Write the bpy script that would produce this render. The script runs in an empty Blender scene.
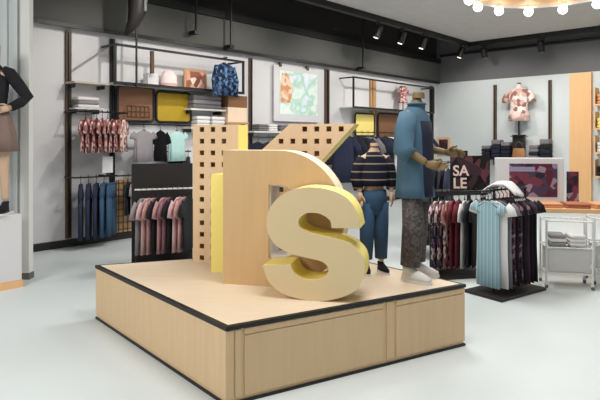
import bpy, bmesh, math, random
from mathutils import Vector, Matrix, Euler
random.seed(7)
C = bpy.context.scene.collection
PI = math.pi
F, CX, HY, H = 550.0, 300.0, 140.0, 1.6          # focal length in px, principal column, horizon row, eye height

# ------------------------------------------------------------------ geometry helpers
class MB:
    def __init__(s): s.bm = bmesh.new()
    def box(s, c, d, rz=0, M=None):
        m = Matrix.Translation(Vector(c)) @ Matrix.Rotation(rz, 4, 'Z') @ Matrix.Diagonal((d[0], d[1], d[2], 1))
        if M: m = M @ m
        bmesh.ops.create_cube(s.bm, size=1, matrix=m); return s
    def cyl(s, a, b, r, r2=None, n=12):
        a, b = Vector(a), Vector(b); d = b - a
        q = d.to_track_quat('Z', 'Y').to_matrix().to_4x4()
        bmesh.ops.create_cone(s.bm, cap_ends=True, segments=n, radius1=r, radius2=r if r2 is None else r2,
                              depth=d.length, matrix=Matrix.Translation((a + b) / 2) @ q); return s
    def ball(s, c, r, sc=(1, 1, 1), n=14):
        bmesh.ops.create_uvsphere(s.bm, u_segments=n, v_segments=max(6, n * 2 // 3), radius=r,
                                  matrix=Matrix.Translation(Vector(c)) @ Matrix.Diagonal((*sc, 1))); return s
    def rings(s, rs, cap=True):
        vs = [[s.bm.verts.new(p) for p in r] for r in rs]
        n = len(vs[0])
        for a, b in zip(vs, vs[1:]):
            for i in range(n):
                s.bm.faces.new((a[i], a[(i + 1) % n], b[(i + 1) % n], b[i]))
        if cap:
            s.bm.faces.new(vs[0][::-1]); s.bm.faces.new(vs[-1])
        return s
    def tube(s, pts, rad, n=12, flat=1.0, cap=True):
        pts = [Vector(p) for p in pts]; rs = []; prev = None
        for i, p in enumerate(pts):
            t = (pts[min(i + 1, len(pts) - 1)] - pts[max(i - 1, 0)]).normalized()
            if prev is None:
                up = Vector((0, 1, 0)) if abs(t.y) < .9 else Vector((1, 0, 0))
            else: up = prev
            v = (up - t * up.dot(t)).normalized(); prev = v; u = t.cross(v)
            r = rad[i] if isinstance(rad, (list, tuple)) else rad
            rs.append([p + u * (r * math.cos(2 * PI * k / n)) + v * (r * flat * math.sin(2 * PI * k / n)) for k in range(n)])
        return s.rings(rs, cap)
    def ell(s, secs, n=28, rip=0, k=9, ph=0.0):
        """loft of horizontal ellipses: (x, y, z, half_x, half_y, ripple)"""
        rs = []
        for sc in secs:
            x, y, z, a, b = sc[:5]; rp = sc[5] if len(sc) > 5 else 0
            rs.append([Vector((x + a * math.cos(t) * (1 + rp * math.sin(k * t + ph)),
                               y + b * math.sin(t) * (1 + 1.6 * rp * math.sin(k * t + ph)), z))
                       for t in (2 * PI * i / n for i in range(n))])
        return s.rings(rs)
    def prism(s, poly, y0, y1, holes=()):
        """polygon in local xz, extruded along y; outer walls tagged with material 1"""
        s.bm.faces.layers.int.get('w') or s.bm.faces.layers.int.new('w')
        def loop(pl, y): return [s.bm.verts.new((u, y, v)) for u, v in pl]
        for y in (y0, y1):
            es = []
            for pl in (poly, *holes):
                vs = loop(pl, y)
                es += [s.bm.edges.new((vs[i], vs[(i + 1) % len(vs)])) for i in range(len(vs))]
            r = bmesh.ops.triangle_fill(s.bm, edges=es, use_beauty=True)
        for pl in (poly, *holes):
            a, b = loop(pl, y0), loop(pl, y1)
            for i in range(len(pl)):
                j = (i + 1) % len(pl)
                f = s.bm.faces.new((a[i], a[j], b[j], b[i])); f.material_index = 1
        bmesh.ops.remove_doubles(s.bm, verts=s.bm.verts, dist=1e-5)
        return s
    def build(s, name, m, parent=None, smooth=False, bevel=0, subd=0, m2=None):
        bmesh.ops.recalc_face_normals(s.bm, faces=s.bm.faces)
        me = bpy.data.meshes.new(name); s.bm.to_mesh(me); s.bm.free()
        if m2 is None:
            for p in me.polygons: p.material_index = 0
        if smooth:
            for p in me.polygons: p.use_smooth = True
        me.materials.append(m)
        if m2: me.materials.append(m2)
        o = bpy.data.objects.new(name, me); C.objects.link(o)
        if parent: o.parent = parent
        if bevel:
            b = o.modifiers.new('bevel', 'BEVEL'); b.width = bevel; b.segments = 2; b.limit_method = 'ANGLE'
        if subd:
            b = o.modifiers.new('sub', 'SUBSURF'); b.levels = subd; b.render_levels = subd
        return o

def tag(o, label=None, cat=None, group=None, kind=None):
    if label: o['label'] = label
    if cat: o['category'] = cat
    if group: o['group'] = group
    if kind: o['kind'] = kind
    return o
def thing(name, label, cat, loc=(0, 0, 0), rz=0, group=None):
    o = bpy.data.objects.new(name, None); C.objects.link(o); o.empty_display_size = .1
    o.location = loc; o.rotation_euler = (0, 0, rz)
    return tag(o, label, cat, group)
def dup(root, loc, rz, label, group=None):
    r = root.copy(); C.objects.link(r); r.location = loc; r.rotation_euler = (0, 0, rz); r['label'] = label
    if group: r['group'] = group
    for ch in list(root.children):
        c = ch.copy(); C.objects.link(c); c.parent = r
        for g in ch.children:
            d = g.copy(); C.objects.link(d); d.parent = c
    return r
def recolour(root, m, names):
    for c in root.children:
        if c.name.split('.')[0] in names:
            c.material_slots[0].link = 'OBJECT'; c.material_slots[0].material = m
def struct(o): o['kind'] = 'structure'; return o
def bake(o):
    """apply modifiers of o into its own mesh"""
    dg = bpy.context.evaluated_depsgraph_get(); dg.update()
    me = bpy.data.meshes.new_from_object(o.evaluated_get(dg))
    old = o.data; o.modifiers.clear(); o.data = me; return o

# ------------------------------------------------------------------ materials
def s2l(c): return tuple(((x / 255) / 12.92 if x / 255 <= .04045 else ((x / 255 + .055) / 1.055) ** 2.4) for x in c)
def mat(name, rgb, rough=.6, metal=0, var=.12, scale=6, spec=.4, bump=0):
    m = bpy.data.materials.new(name); m.use_nodes = True; nt = m.node_tree; b = nt.nodes['Principled BSDF']
    c = s2l(rgb)
    tc = nt.nodes.new('ShaderNodeTexCoord'); nz = nt.nodes.new('ShaderNodeTexNoise'); nz.inputs['Scale'].default_value = scale
    nz.inputs['Detail'].default_value = 4
    nt.links.new(tc.outputs['Object'], nz.inputs['Vector'])
    mx = nt.nodes.new('ShaderNodeMix'); mx.data_type = 'RGBA'
    mx.inputs[6].default_value = (*[x * (1 - var) for x in c], 1); mx.inputs[7].default_value = (*[min(1, x * (1 + var)) for x in c], 1)
    nt.links.new(nz.outputs['Fac'], mx.inputs[0]); nt.links.new(mx.outputs[2], b.inputs['Base Color'])
    b.inputs['Roughness'].default_value = rough; b.inputs['Metallic'].default_value = metal
    b.inputs['Specular IOR Level'].default_value = spec
    if bump:
        bp = nt.nodes.new('ShaderNodeBump'); bp.inputs['Strength'].default_value = bump
        nt.links.new(nz.outputs['Fac'], bp.inputs['Height']); nt.links.new(bp.outputs['Normal'], b.inputs['Normal'])
    return m
def wood(name, a, b_, sc=(1.2, 14, 14), rough=.5):
    m = bpy.data.materials.new(name); m.use_nodes = True; nt = m.node_tree; b = nt.nodes['Principled BSDF']
    tc = nt.nodes.new('ShaderNodeTexCoord'); mp = nt.nodes.new('ShaderNodeMapping'); mp.inputs['Scale'].default_value = sc
    nz = nt.nodes.new('ShaderNodeTexNoise'); nz.inputs['Scale'].default_value = 2.2; nz.inputs['Detail'].default_value = 6
    nz.inputs['Distortion'].default_value = .6
    nt.links.new(tc.outputs['Object'], mp.inputs['Vector']); nt.links.new(mp.outputs['Vector'], nz.inputs['Vector'])
    mx = nt.nodes.new('ShaderNodeMix'); mx.data_type = 'RGBA'
    mx.inputs[6].default_value = (*s2l(a), 1); mx.inputs[7].default_value = (*s2l(b_), 1)
    nt.links.new(nz.outputs['Fac'], mx.inputs[0]); nt.links.new(mx.outputs[2], b.inputs['Base Color'])
    b.inputs['Roughness'].default_value = rough; b.inputs['Specular IOR Level'].default_value = .3
    return m
def pattern(name, cols, scale=14, rough=.85, kind='cells', axis=2):
    m = bpy.data.materials.new(name); m.use_nodes = True; nt = m.node_tree; b = nt.nodes['Principled BSDF']
    tc = nt.nodes.new('ShaderNodeTexCoord'); rp = nt.nodes.new('ShaderNodeValToRGB'); rp.color_ramp.interpolation = 'LINEAR' if kind == 'cloud' else 'CONSTANT'
    if kind == 'cells':
        v = nt.nodes.new('ShaderNodeTexVoronoi'); v.inputs['Scale'].default_value = scale
        nt.links.new(tc.outputs['Object'], v.inputs['Vector'])
        sp = nt.nodes.new('ShaderNodeSeparateColor'); nt.links.new(v.outputs['Color'], sp.inputs[0]); src = sp.outputs[0]
    elif kind == 'cloud':
        v = nt.nodes.new('ShaderNodeTexNoise'); v.inputs['Scale'].default_value = scale
        nt.links.new(tc.outputs['Object'], v.inputs['Vector'])
        mr = nt.nodes.new('ShaderNodeMapRange'); mr.inputs[1].default_value = .3; mr.inputs[2].default_value = .7
        nt.links.new(v.outputs['Fac'], mr.inputs[0]); src = mr.outputs[0]
    else:
        sp = nt.nodes.new('ShaderNodeSeparateXYZ'); nt.links.new(tc.outputs['Object'], sp.inputs[0])
        mu = nt.nodes.new('ShaderNodeMath'); mu.operation = 'MULTIPLY'; mu.inputs[1].default_value = scale
        nt.links.new(sp.outputs[axis], mu.inputs[0])
        fr = nt.nodes.new('ShaderNodeMath'); fr.operation = 'FRACT'; nt.links.new(mu.outputs[0], fr.inputs[0]); src = fr.outputs[0]
    nt.links.new(src, rp.inputs[0])
    els = rp.color_ramp.elements
    while len(els) < len(cols): els.new(.5)
    for i, c in enumerate(cols):
        c, pos = (c if len(c) == 2 else (c, i / len(cols)))
        els[i].position = pos; els[i].color = (*s2l(c), 1)
    nt.links.new(rp.outputs[0], b.inputs['Base Color']); b.inputs['Roughness'].default_value = rough
    b.inputs['Specular IOR Level'].default_value = .2
    return m
def glow(name, rgb, st):
    m = bpy.data.materials.new(name); m.use_nodes = True; b = m.node_tree.nodes['Principled BSDF']
    b.inputs['Base Color'].default_value = (*s2l(rgb), 1)
    b.inputs['Emission Color'].default_value = (*s2l(rgb), 1); b.inputs['Emission Strength'].default_value = st
    return m

m_floor = mat('polished_floor', (208, 215, 215), .42, var=.03, scale=1.2, spec=.3)
m_white = mat('white_paint', (212, 211, 213), .7, var=.03, scale=2)
m_wallr = mat('pale_grey_paint', (205, 211, 211), .7, var=.03, scale=2)
m_dark = mat('charcoal_paint', (90, 90, 87), .8, var=.08, scale=1.5)
m_grey = mat('mid_grey_paint', (104, 104, 105), .8, var=.06, scale=1.2)
m_void = mat('black_ceiling', (44, 42, 42), .9, var=.1)
m_ceil = mat('grey_plaster', (196, 192, 188), .9, var=.1, scale=5, bump=.2)
m_black = mat('black_metal', (24, 23, 23), .45, var=.1)
m_blackm = mat('black_laminate', (34, 31, 30), .5, var=.1)
m_chrome = mat('chrome', (190, 190, 190), .25, metal=1, var=.02)
m_whitem = mat('white_metal', (220, 220, 216), .4, var=.03)
m_ply = wood('plinth_plywood', (224, 195, 156), (210, 178, 136), (10, 10, 1.0))
m_plytop = wood('plinth_top_plywood', (232, 214, 190), (220, 198, 170), (1.2, 9, 9))
m_plyL = wood('letter_plywood', (211, 178, 133), (200, 164, 118), (9, 9, .9))
m_peg = wood('pegboard', (226, 196, 160), (214, 182, 146), (6, 6, 1))
m_smat = mat('letter_face_paint', (216, 194, 152), .6, var=.04, scale=3)
m_yel = mat('yellow_paint', (244, 224, 128), .55, var=.05)
m_cream = mat('cream_paint', (244, 232, 196), .55, var=.04)
m_pillar = wood('honey_wood', (232, 188, 138), (222, 174, 122), (8, 8, .6))
m_brown = wood('brown_board', (138, 98, 70), (118, 82, 58), (1.5, 8, 8))
m_dwood = wood('dark_oak', (108, 84, 64), (80, 62, 48), (12, 12, 1))
m_tan = wood('tan_board', (196, 158, 118), (178, 138, 100), (10, 10, 1))
m_must = mat('mustard_panel', (176, 146, 28), .6, var=.1)
m_skin = mat('mannequin_skin', (202, 170, 142), .55, var=.04)
m_skind = mat('mannequin_olive', (120, 100, 66), .55, var=.06)
m_skinw = mat('mannequin_white', (228, 218, 208), .5, var=.03)

# ------------------------------------------------------------------ places
def floor_d(py): return F * H / (py - HY)
def at(px, py, d): return Vector(((px - CX) / F * d, d, H - (py - HY) / F * d))
A = Vector((-3.83, 7.86, 0)); T1 = Vector((.677, .736, 0)); N1 = Vector((.736, -.677, 0)); R1 = math.atan2(.736, .677)
CR = Vector((4.09, 16.47, 0)); T2 = Vector((.736, -.677, 0)); N2 = Vector((-.677, -.736, 0)); R2 = math.atan2(-.677, .736)
def on_line(px, O, T):
    k = (px - CX) / F
    return (k * O.y - O.x) / (T.x - k * T.y)
def wl(px, py, off=0):      # point at distance off in front of the left wall: (along, height)
    O = A + N1 * off; s = on_line(px, O, T1); d = O.y + s * T1.y
    return s, H - (py - HY) / F * d
def wr(px, py, off=0):
    O = CR + N2 * off; s = on_line(px, O, T2); d = O.y + s * T2.y
    return s, H - (py - HY) / F * d
def WP(s, off, z=0): v = A + T1 * s + N1 * off; return (v.x, v.y, z)
def RP(s, off, z=0): v = CR + T2 * s + N2 * off; return (v.x, v.y, z)
ZS = 3.29                                                          # underside of the bulkhead

# ------------------------------------------------------------------ room shell
struct(MB().box((2, 9, -.05), (26, 34, .1)).build('floor', m_floor))
def wallbox(name, P, R, s0, s1, z0, z1, o0, o1, m):
    c = P((s0 + s1) / 2, (o0 + o1) / 2, (z0 + z1) / 2)
    return struct(MB().box(c, (s1 - s0, o1 - o0, z1 - z0), R).build(name, m))
wallbox('wall_left', WP, R1, -6, 11.72, 0, ZS, -.2, 0, m_white)
wallbox('wall_left_upper', WP, R1, -6, 11.72, ZS, 3.9, -.2, .12, m_dark)
wallbox('wall_left_top', WP, R1, -6, 11.72, 3.9, 4.8, -.2, 0, m_void)
wallbox('wall_right', RP, R2, -.2, 14, 0, ZS, -.2, 0, m_wallr)
wallbox('wall_right_upper', RP, R2, -.2, 14, ZS, 4.8, -.2, .0, m_grey)
wallbox('baseboard_left', WP, R1, -6, 11.7, 0, .11, .0, .03, m_blackm)
wallbox('trim_5', WP, R1, -6, 11.6, ZS - .03, ZS + .03, .12, .16, m_black)
wallbox('trim_1', WP, R1, -6, 11.6, 3.86, 3.98, .12, .2, m_black)
struct(MB().box((1, 9, 4.85), (26, 34, .1)).build('ceiling', m_void))
BC = at(470, 42, F * 2.65 / 98); BC.z = 0
mb = MB()
q = [BC - T1 * 15, BC, BC + T2 * 9, BC + T2 * 9 - T1 * 15]
mb.rings([[Vector((p.x, p.y, z)) for p in q] for z in (4.25, 4.75)])
struct(mb.build('ceiling_island', m_ceil))
# black edge beams of the lowered ceiling
def beam(name, a, b, w, z0, z1, m):
    d = b - a; c = (a + b) / 2
    return struct(MB().box((c.x, c.y, (z0 + z1) / 2), (d.length, w, z1 - z0), math.atan2(d.y, d.x)).build(name, m))
beam('trim_2', BC - T1 * 15 - N1 * .08, BC - N1 * .08 + T1 * .15, .12, 4.14, 4.30, m_black)
beam('trim_3', BC + N1 * -.1 + T1 * .08, BC + T2 * 9 + T1 * .08, .12, 4.14, 4.30, m_black)
s0, z0 = wr(480, 52); s1, z1 = wr(600, 36)
cnd = MB().tube([RP(s0 - 1.2, .05, z0), RP(s0, .05, z0), RP(s1 + 2, .05, z0)], .035, 10).build('conduit', m_black)
tag(cnd, 'thin black conduit running along the grey upper right wall', 'conduit')

# ------------------------------------------------------------------ wooden platform
def zp(px, py, z): d = F * (H - z) / (py - HY); return Vector(((px - CX) / F * d, d, z))
ZP = .48
pl = [zp(95, 265, ZP), zp(226, 327, ZP), zp(466, 284, ZP)]
tL = (zp(193, 258.3, ZP) - pl[0]).normalized(); eR = (pl[0] - pl[1]).normalized()
# back corner = back edge (from the left corner) meets the edge leaving the right corner parallel to the left edge
det = tL.x * (-eR.y) + eR.x * tL.y
dd = pl[2] - pl[0]
t = (dd.x * (-eR.y) + eR.x * dd.y) / det
pl.append(pl[0] + tL * t)
cen = sum(pl, Vector()) / 4; cen.z = 0
ploc = [Vector((p.x - cen.x, p.y - cen.y, 0)) for p in pl]
def inset(poly, d):
    n = len(poly); out = []
    for i in range(n):
        a, b, c = poly[i - 1], poly[i], poly[(i + 1) % n]
        e1, e2 = (b - a).normalized(), (c - b).normalized()
        n1, n2 = Vector((-e1.y, e1.x, 0)), Vector((-e2.y, e2.x, 0))
        bis = (n1 + n2).normalized(); out.append(b + bis * (d / bis.dot(n1)))
    return out
def lvl(poly, z): return [Vector((p.x, p.y, z)) for p in poly]
plat = thing('display_platform', 'large low plywood display platform with black edging under the big letters', 'platform', cen)
b0 = inset(ploc, .012)
MB().rings([lvl(b0, .018), lvl(b0, ZP - .028)]).build('body', m_ply, plat)
MB().rings([lvl(inset(ploc, .002), 0.0), lvl(inset(ploc, .002), .018)]).build('base_strip', m_black, plat)
MB().rings([lvl(ploc, ZP - .026), lvl(ploc, ZP - .001)]).build('edge_strip', m_black, plat)
MB().rings([lvl(inset(ploc, .03), ZP - .02), lvl(inset(ploc, .03), ZP)]).build('top_board', m_plytop, plat)
def face_panel(i, u0, u1, z0, z1, name='side_panel'):
    a, b = ploc[i], ploc[(i + 1) % 4]; d = b - a; L = d.length; d.normalize(); n = Vector((d.y, -d.x, 0))
    c = a + d * (L * (u0 + u1) / 2) + n * (-.012 + .004)
    return MB().box((c.x, c.y, (z0 + z1) / 2), (L * (u1 - u0), .008, z1 - z0), math.atan2(d.y, d.x)).build(name, m_ply, plat, bevel=.002)
for u0, u1, zt in ((.004, .026, .449), (.031, .052, .449), (.062, .598, .405), (.612, .645, .449), (.655, .996, .405)):
    face_panel(1, u0, u1, .04, zt)
face_panel(1, .062, .598, .413, .449, 'top_rail'); face_panel(1, .655, .996, .413, .449, 'top_rail')
face_panel(0, .004, .996, .04, .449)

# ------------------------------------------------------------------ big letters
U = Vector((.972, -.235, 0)); RL = math.atan2(-.235, .972)
def letter(name, lab, x, y): return thing(name, lab, 'letter sign', (x, y, ZP), RL)
def inside(poly, x, y):
    r = False
    for i in range(len(poly)):
        (x0, y0), (x1, y1) = poly[i], poly[(i + 1) % len(poly)]
        if (y0 > y) != (y1 > y) and x < (x1 - x0) * (y - y0) / (y1 - y0) + x0: r = not r
    return r
# K : hollow box with a perforated front
K = letter('letter_k', 'tall perforated wooden letter K at the back of the platform', -.985, 5.06)
kp = [(0, 0), (.435, 0), (.435, .42), (.86, 0), (1.45, 0), (.93, .64), (1.50, 1.26), (.92, 1.26), (.435, .83), (.435, 1.26), (0, 1.26)]
fr = MB().prism(kp, 0, .02).build('perforated_front', m_peg, K)
cut = MB(); h = .022
for i in range(15):
    for j in range(12):
        u, v = .088 + i * .1075, 1.216 - j * .1068
        if all(inside(kp, u + a, v + b) for a in (-.045, .045) for b in (-.035, .035)):
            cut.box((u, .01, v), (2 * h, .08, 2 * h))
co = cut.build('cutter', m_peg)
bo = fr.modifiers.new('b', 'BOOLEAN'); bo.object = co; bo.operation = 'DIFFERENCE'; bo.solver = 'EXACT'
co.parent = K; bpy.context.view_layer.update(); bake(fr); bpy.data.objects.remove(co)
def band(poly, y0, y1, t=.012):
    m = MB(); n = len(poly); area = sum(poly[i][0] * poly[(i + 1) % n][1] - poly[(i + 1) % n][0] * poly[i][1] for i in range(n))
    P3 = [Vector((x, y, 0)) for x, y in poly]; inn = inset(P3, t if area > 0 else -t)
    for i in range(n):
        j = (i + 1) % n
        q = [P3[i], P3[j], inn[j], inn[i]]
        m.rings([[Vector((p.x, y, p.y)) for p in q] for y in (y0, y1)])
    return m
band(kp, .02, .27).build('side_band', m_yel, K)
MB().prism(kp, .27, .285).build('back_panel', m_peg, K)
# I
I = letter('letter_i', 'narrow yellow letter I behind the letter D', -.755, 4.665)
MB().box((.17, .005, .415), (.34, .01, .83)).build('front_face', m_yel, I)
MB().box((.17, .12, .415), (.338, .22, .828)).build('side_band', m_yel, I)
MB().box((.17, .235, .415), (.34, .01, .83)).build('back_panel', m_yel, I)
# D
D = letter('letter_d', 'broad plywood letter D behind the letter S', -.60, 4.285)
def arc(cx, cy, rx, ry, a0, a1, n): return [(cx + rx * math.cos(math.radians(a0 + (a1 - a0) * i / n)), cy + ry * math.sin(math.radians(a0 + (a1 - a0) * i / n))) for i in range(n + 1)]
dp = [(0, 0)] + arc(.45, .52, .50, .52, -90, 90, 36) + [(0, 1.04)]
dh = [(.37, .22)] + arc(.44, .50, .24, .28, -90, 90, 24) + [(.37, .78)]
MB().prism(dp, 0, .02, [dh]).build('front_face', m_plyL, D)
band(dp, .02, .26).build('outer_band', m_cream, D)
band(dh[::-1], .02, .26).build('counter_band', mat('lavender_white', (226, 220, 216), .6), D)
MB().prism(dp, .26, .275, [dh]).build('back_panel', m_plyL, D)
# S : outline in picture-like units, then to metres
so = [(358,227),(331,228),(329,220),(319,214),(307,214),(299.5,220),(300,228),(308,233),(320,236),(336,238.5),(350,244),(360,255),(362,270),(357,284),(345,294),(325,300.5),(305,301),(285,297),(270,286),(263,269),(291,266),(294,274),(302,280),(313,281),(324,277),(328,269),(322,262),(308,259),(290,255),(276,247),(268,233),(268.5,215),(277,201),(290,192),(308,188),(328,190),(344,197),(354,210)]
def spline(pts, corners, k=4):
    n = len(pts); out = []
    for i in range(n):
        p0, p1, p2, p3 = (Vector(pts[(i + j - 1) % n]) for j in range(4))
        if i in corners: p0 = p1 - (p2 - p1)
        if (i + 1) % n in corners: p3 = p2 + (p2 - p1)
        for q in range(k):
            t = q / k
            v = .5 * ((2 * p1) + (p2 - p0) * t + (2 * p0 - 5 * p1 + 4 * p2 - p3) * t * t + (3 * p1 - p0 - 3 * p2 + p3) * t ** 3)
            out.append((v.x, v.y))
    return out
sc = 3.83 / 550
sp_ = [((x - 313) * sc / .945, (301.0 - y) * sc) for x, y in spline(so, {0, 1, 19, 20})]
sm = min(v for u, v in sp_); sp_ = [(u, v - sm) for u, v in sp_][::-1]
ar = sum(sp_[i][0] * sp_[(i + 1) % len(sp_)][1] - sp_[(i + 1) % len(sp_)][0] * sp_[i][1] for i in range(len(sp_)))
if ar < 0: sp_ = sp_[::-1]
S = letter('letter_s', 'cream faced letter S with yellow sides at the front of the platform', .09, 3.83)
MB().prism(sp_, 0, .015).build('front_face', m_smat, S)
band(sp_, .015, .245, .01).build('side_band', m_yel, S)
MB().prism(sp_, .245, .26).build('back_panel', m_smat, S)

# ------------------------------------------------------------------ garments on hangers (origin = where the hook meets the rail)
def make_hanger(par, w=.19, m=None, turn=False):
    kx, ky = (0, 1) if turn else (1, 0)
    b = MB().tube([(kx * x + .0003, ky * x, z) for x, z in ((0, -.10), (0, -.045), (.020, -.026), (.031, 0), (.022, .022), (0, .031), (-.022, .022), (-.031, 0))], .004, 8)
    b.tube([(-w, 0, -.17), (0, 0, -.09), (w, 0, -.17)], .009, 8)
    return b.build('hanger', m or m_black, par)
def top_parts(par, m, ln=.62, hw=.22, th=.03, sl=.20, rip=.10, ph=0):
    b = MB()
    sec = [(0, 0, -.105, .05, .022), (0, 0, -.125, hw * .62, th * .7), (0, 0, -.165, hw * .97, th, rip * .2), (0, 0, -.30, hw, th * 1.1, rip * .5),
           (0, 0, -.105 - ln * .6, hw * 1.0, th * 1.15, rip), (0, 0, -.105 - ln, hw * 1.06, th * 1.25, rip * 1.3)]
    b.ell(sec, 32, k=7, ph=ph).build('shirt_body', m, par, smooth=True)
    for sx in (-1, 1):
        MB().tube([(sx * hw * .86, 0, -.175), (sx * (hw + sl * .35), 0, -.175 - sl * .55), (sx * (hw + sl * .5), 0, -.19 - sl * 1.05)], [.075, .075, .08], 12, flat=.24).build('sleeve', m, par, smooth=True)
def trouser_parts(par, m, ln=.85, hw=.19, th=.028, ph=0):
    MB().ell([(0, 0, -.10, hw * .86, th), (0, 0, -.135, hw * .88, th)], 24).build('waistband', m, par, smooth=True)
    MB().ell([(0, 0, -.13, hw * .88, th * 1.05), (0, 0, -.24, hw, th * 1.4, .03), (0, 0, -.33, hw * 1.02, th * 1.3, .03)], 24, k=5, ph=ph).build('seat', m, par, smooth=True)
    for sx in (-1, 1):
        MB().ell([(sx * hw * .50, 0, -.31, hw * .50, th * 1.15, .03), (sx * hw * .52, 0, -.55, hw * .45, th, .06), (sx * hw * .54, 0, -.10 - ln, hw * .40, th, .05)], 18, k=5, ph=ph).build('leg', m, par, smooth=True)
def dress_parts(par, m, ln=.8, hw=.17, th=.03, ph=0):
    MB().ell([(0, 0, -.105, .05, .02), (0, 0, -.13, hw * .8, th * .8), (0, 0, -.2, hw, th), (0, 0, -.36, hw * .9, th, .06)], 28, k=8, ph=ph).build('bodice', m, par, smooth=True)
    MB().ell([(0, 0, -.35, hw * .92, th, .06), (0, 0, -.55, hw * 1.15, th * 1.2, .14), (0, 0, -.10 - ln, hw * 1.4, th * 1.3, .2)], 36, k=8, ph=ph).build('skirt', m, par, smooth=True)
PARTS = {'top': (top_parts, ('shirt_body', 'sleeve')), 'trousers': (trouser_parts, ('waistband', 'seat', 'leg')), 'dress': (dress_parts, ('bodice', 'skirt'))}
protos = {}
def garment(kind, key, name, m, label, loc, rz, cat, group, **kw):
    if (kind, key) not in protos:
        r = thing(name, label, cat, loc, rz, group)
        PARTS[kind][0](r, m, **kw); make_hanger(r, .13 if kind == 'trousers' else kw.get('hw', .2) * .85, turn=key == 'face')
        protos[(kind, key)] = r; return r
    r = dup(protos[(kind, key)], loc, rz, label, group); r['category'] = cat
    recolour(r, m, PARTS[kind][1]); return r
ORD = ['leftmost', 'second', 'third', 'fourth', 'fifth', 'sixth', 'seventh', 'eighth', 'ninth', 'tenth', 'eleventh', 'twelfth', 'thirteenth', 'fourteenth', 'fifteenth', 'sixteenth']

fl_pink = pattern('pink_floral', [(176, 120, 118), (120, 66, 74), (222, 186, 178), (150, 92, 92), (92, 50, 60)], 26)
fl_rose = pattern('rose_floral', [(210, 160, 150), (138, 76, 84), (236, 208, 198), (168, 104, 100)], 24)
fl_peach = pattern('peach_blotch', [(226, 188, 176), (170, 112, 104), (120, 72, 76), (232, 214, 206)], 20)
c_navy = mat('navy_denim', (36, 42, 66), .85, var=.25, scale=12)
c_blue = mat('washed_denim', (52, 80, 108), .9, var=.22, scale=9)
c_black = mat('black_cloth', (26, 25, 30), .9, var=.25, scale=12)
c_dnavy = mat('midnight_cloth', (30, 32, 50), .9, var=.3, scale=10)
c_greyT = mat('grey_jersey', (146, 140, 144), .9, var=.1, scale=12)
c_mint = mat('mint_jersey', (176, 212, 208), .9, var=.07, scale=10)
c_pblue = pattern('pale_blue_stripe', [((150, 182, 194), 0), ((122, 158, 174), .5), ((166, 194, 202), .7)], 22, kind='stripe', axis=0)
c_pink = mat('dusty_pink_cloth', (186, 140, 140), .9, var=.12, scale=9)
c_pinkl = mat('pale_pink_cloth', (206, 170, 170), .9, var=.1, scale=9)
c_mauve = mat('mauve_cloth', (140, 98, 108), .9, var=.12, scale=9)
c_white = mat('white_cloth', (222, 220, 218), .9, var=.05, scale=9)
c_red = mat('wine_cloth', (112, 36, 44), .9, var=.15, scale=9)
c_plum = mat('plum_cloth', (70, 48, 62), .9, var=.25, scale=9)
c_grey = mat('ash_cloth', (120, 116, 120), .9, var=.2, scale=12)
c_orange = mat('apricot_knit', (212, 150, 108), .9, var=.12, scale=14)
c_rust = mat('rust_knit', (168, 104, 74), .9, var=.14, scale=14)
c_taupe = mat('taupe_cloth', (128, 108, 100), .9, var=.12, scale=9)
c_teal = mat('teal_cloth', (62, 98, 104), .9, var=.2, scale=9)
fl_dark = pattern('white_on_navy_floral', [(52, 48, 70), (206, 184, 184), (120, 84, 96), (72, 60, 84), (196, 170, 160)], 22)
fl_plum = pattern('plum_floral', [(64, 44, 58), (96, 66, 80), (150, 124, 134), (44, 34, 44)], 26)
c_check = pattern('grey_check', [(78, 74, 72), (98, 92, 88), (88, 82, 80), (70, 66, 65)], 60)
c_denimshirt = mat('denim_shirt', (72, 101, 120), .9, var=.12, scale=14)

# ------------------------------------------------------------------ left wall fixtures
def upright(px0, px1, py0, py1, off, label, m, cat='upright', front=None):
    s0, zt = wl(px0, py0, off); s1, _ = wl(px1, py0, off); _, zb = wl(px0, py1, off); zb = max(0, zb)
    w = max(.04, s1 - s0); zt = min(zt, ZS)
    r = thing('wall_upright', label, cat, WP((s0 + s1) / 2, off / 2, zb), R1)
    MB().box((0, .012, (zt - zb) / 2), (w, off - .025, zt - zb)).build('post', m, r, bevel=.004)
    MB().box((0, -off / 2 + .008, (zt - zb) / 2), (w * .35, .016, (zt - zb) * .985)).build('slotted_strip', front or m_black, r)
    return r
upright(67, 72.5, 30, 239, .07, 'dark oak upright on the white wall left of the floral tops', m_dwood)
upright(111.5, 116, 38, 236, .07, 'black upright between the floral tops and the brown panel', m_black)
upright(250.5, 253.5, 58, 150, .07, 'slim grey upright left of the big wall poster', m_dwood)
upright(326.5, 330.5, 69, 150, .07, 'slim oak upright right of the big wall poster', m_dwood)

def wall_rail(px0, px1, py, off, label, m=m_black):
    s0, z = wl(px0, py, off); s1, _ = wl(px1, py, off)
    r = thing('clothes_rail', label, 'clothes rail', WP((s0 + s1) / 2, 0, z), R1)
    L = s1 - s0
    MB().tube([(-L / 2, -off, 0), (L / 2, -off, 0)], .011, 12).build('bar', m, r, smooth=True)
    for x in (-L / 2 + .02, L / 2 - .02):
        MB().cyl((x, -.002, 0), (x, -off, 0), .012).build('bracket', m, r)
    return s0, s1, z, r
def shelf(px0, px1, py, off, label, m, t=.03):
    s0, z = wl(px0, py, off); s1, _ = wl(px1, py, off)
    r = thing('wall_shelf', label, 'shelf', WP((s0 + s1) / 2, 0, z), R1)
    MB().box((0, -off / 2, -t / 2), (s1 - s0, off, t)).build('board', m, r, bevel=.004)
    for x in (-(s1 - s0) / 2 + .05, (s1 - s0) / 2 - .05):
        MB().box((x, -off * .4, -t - .03), (.012, off * .75, .06)).build('bracket', m_black, r)
    return s0, s1, z, r

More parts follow.
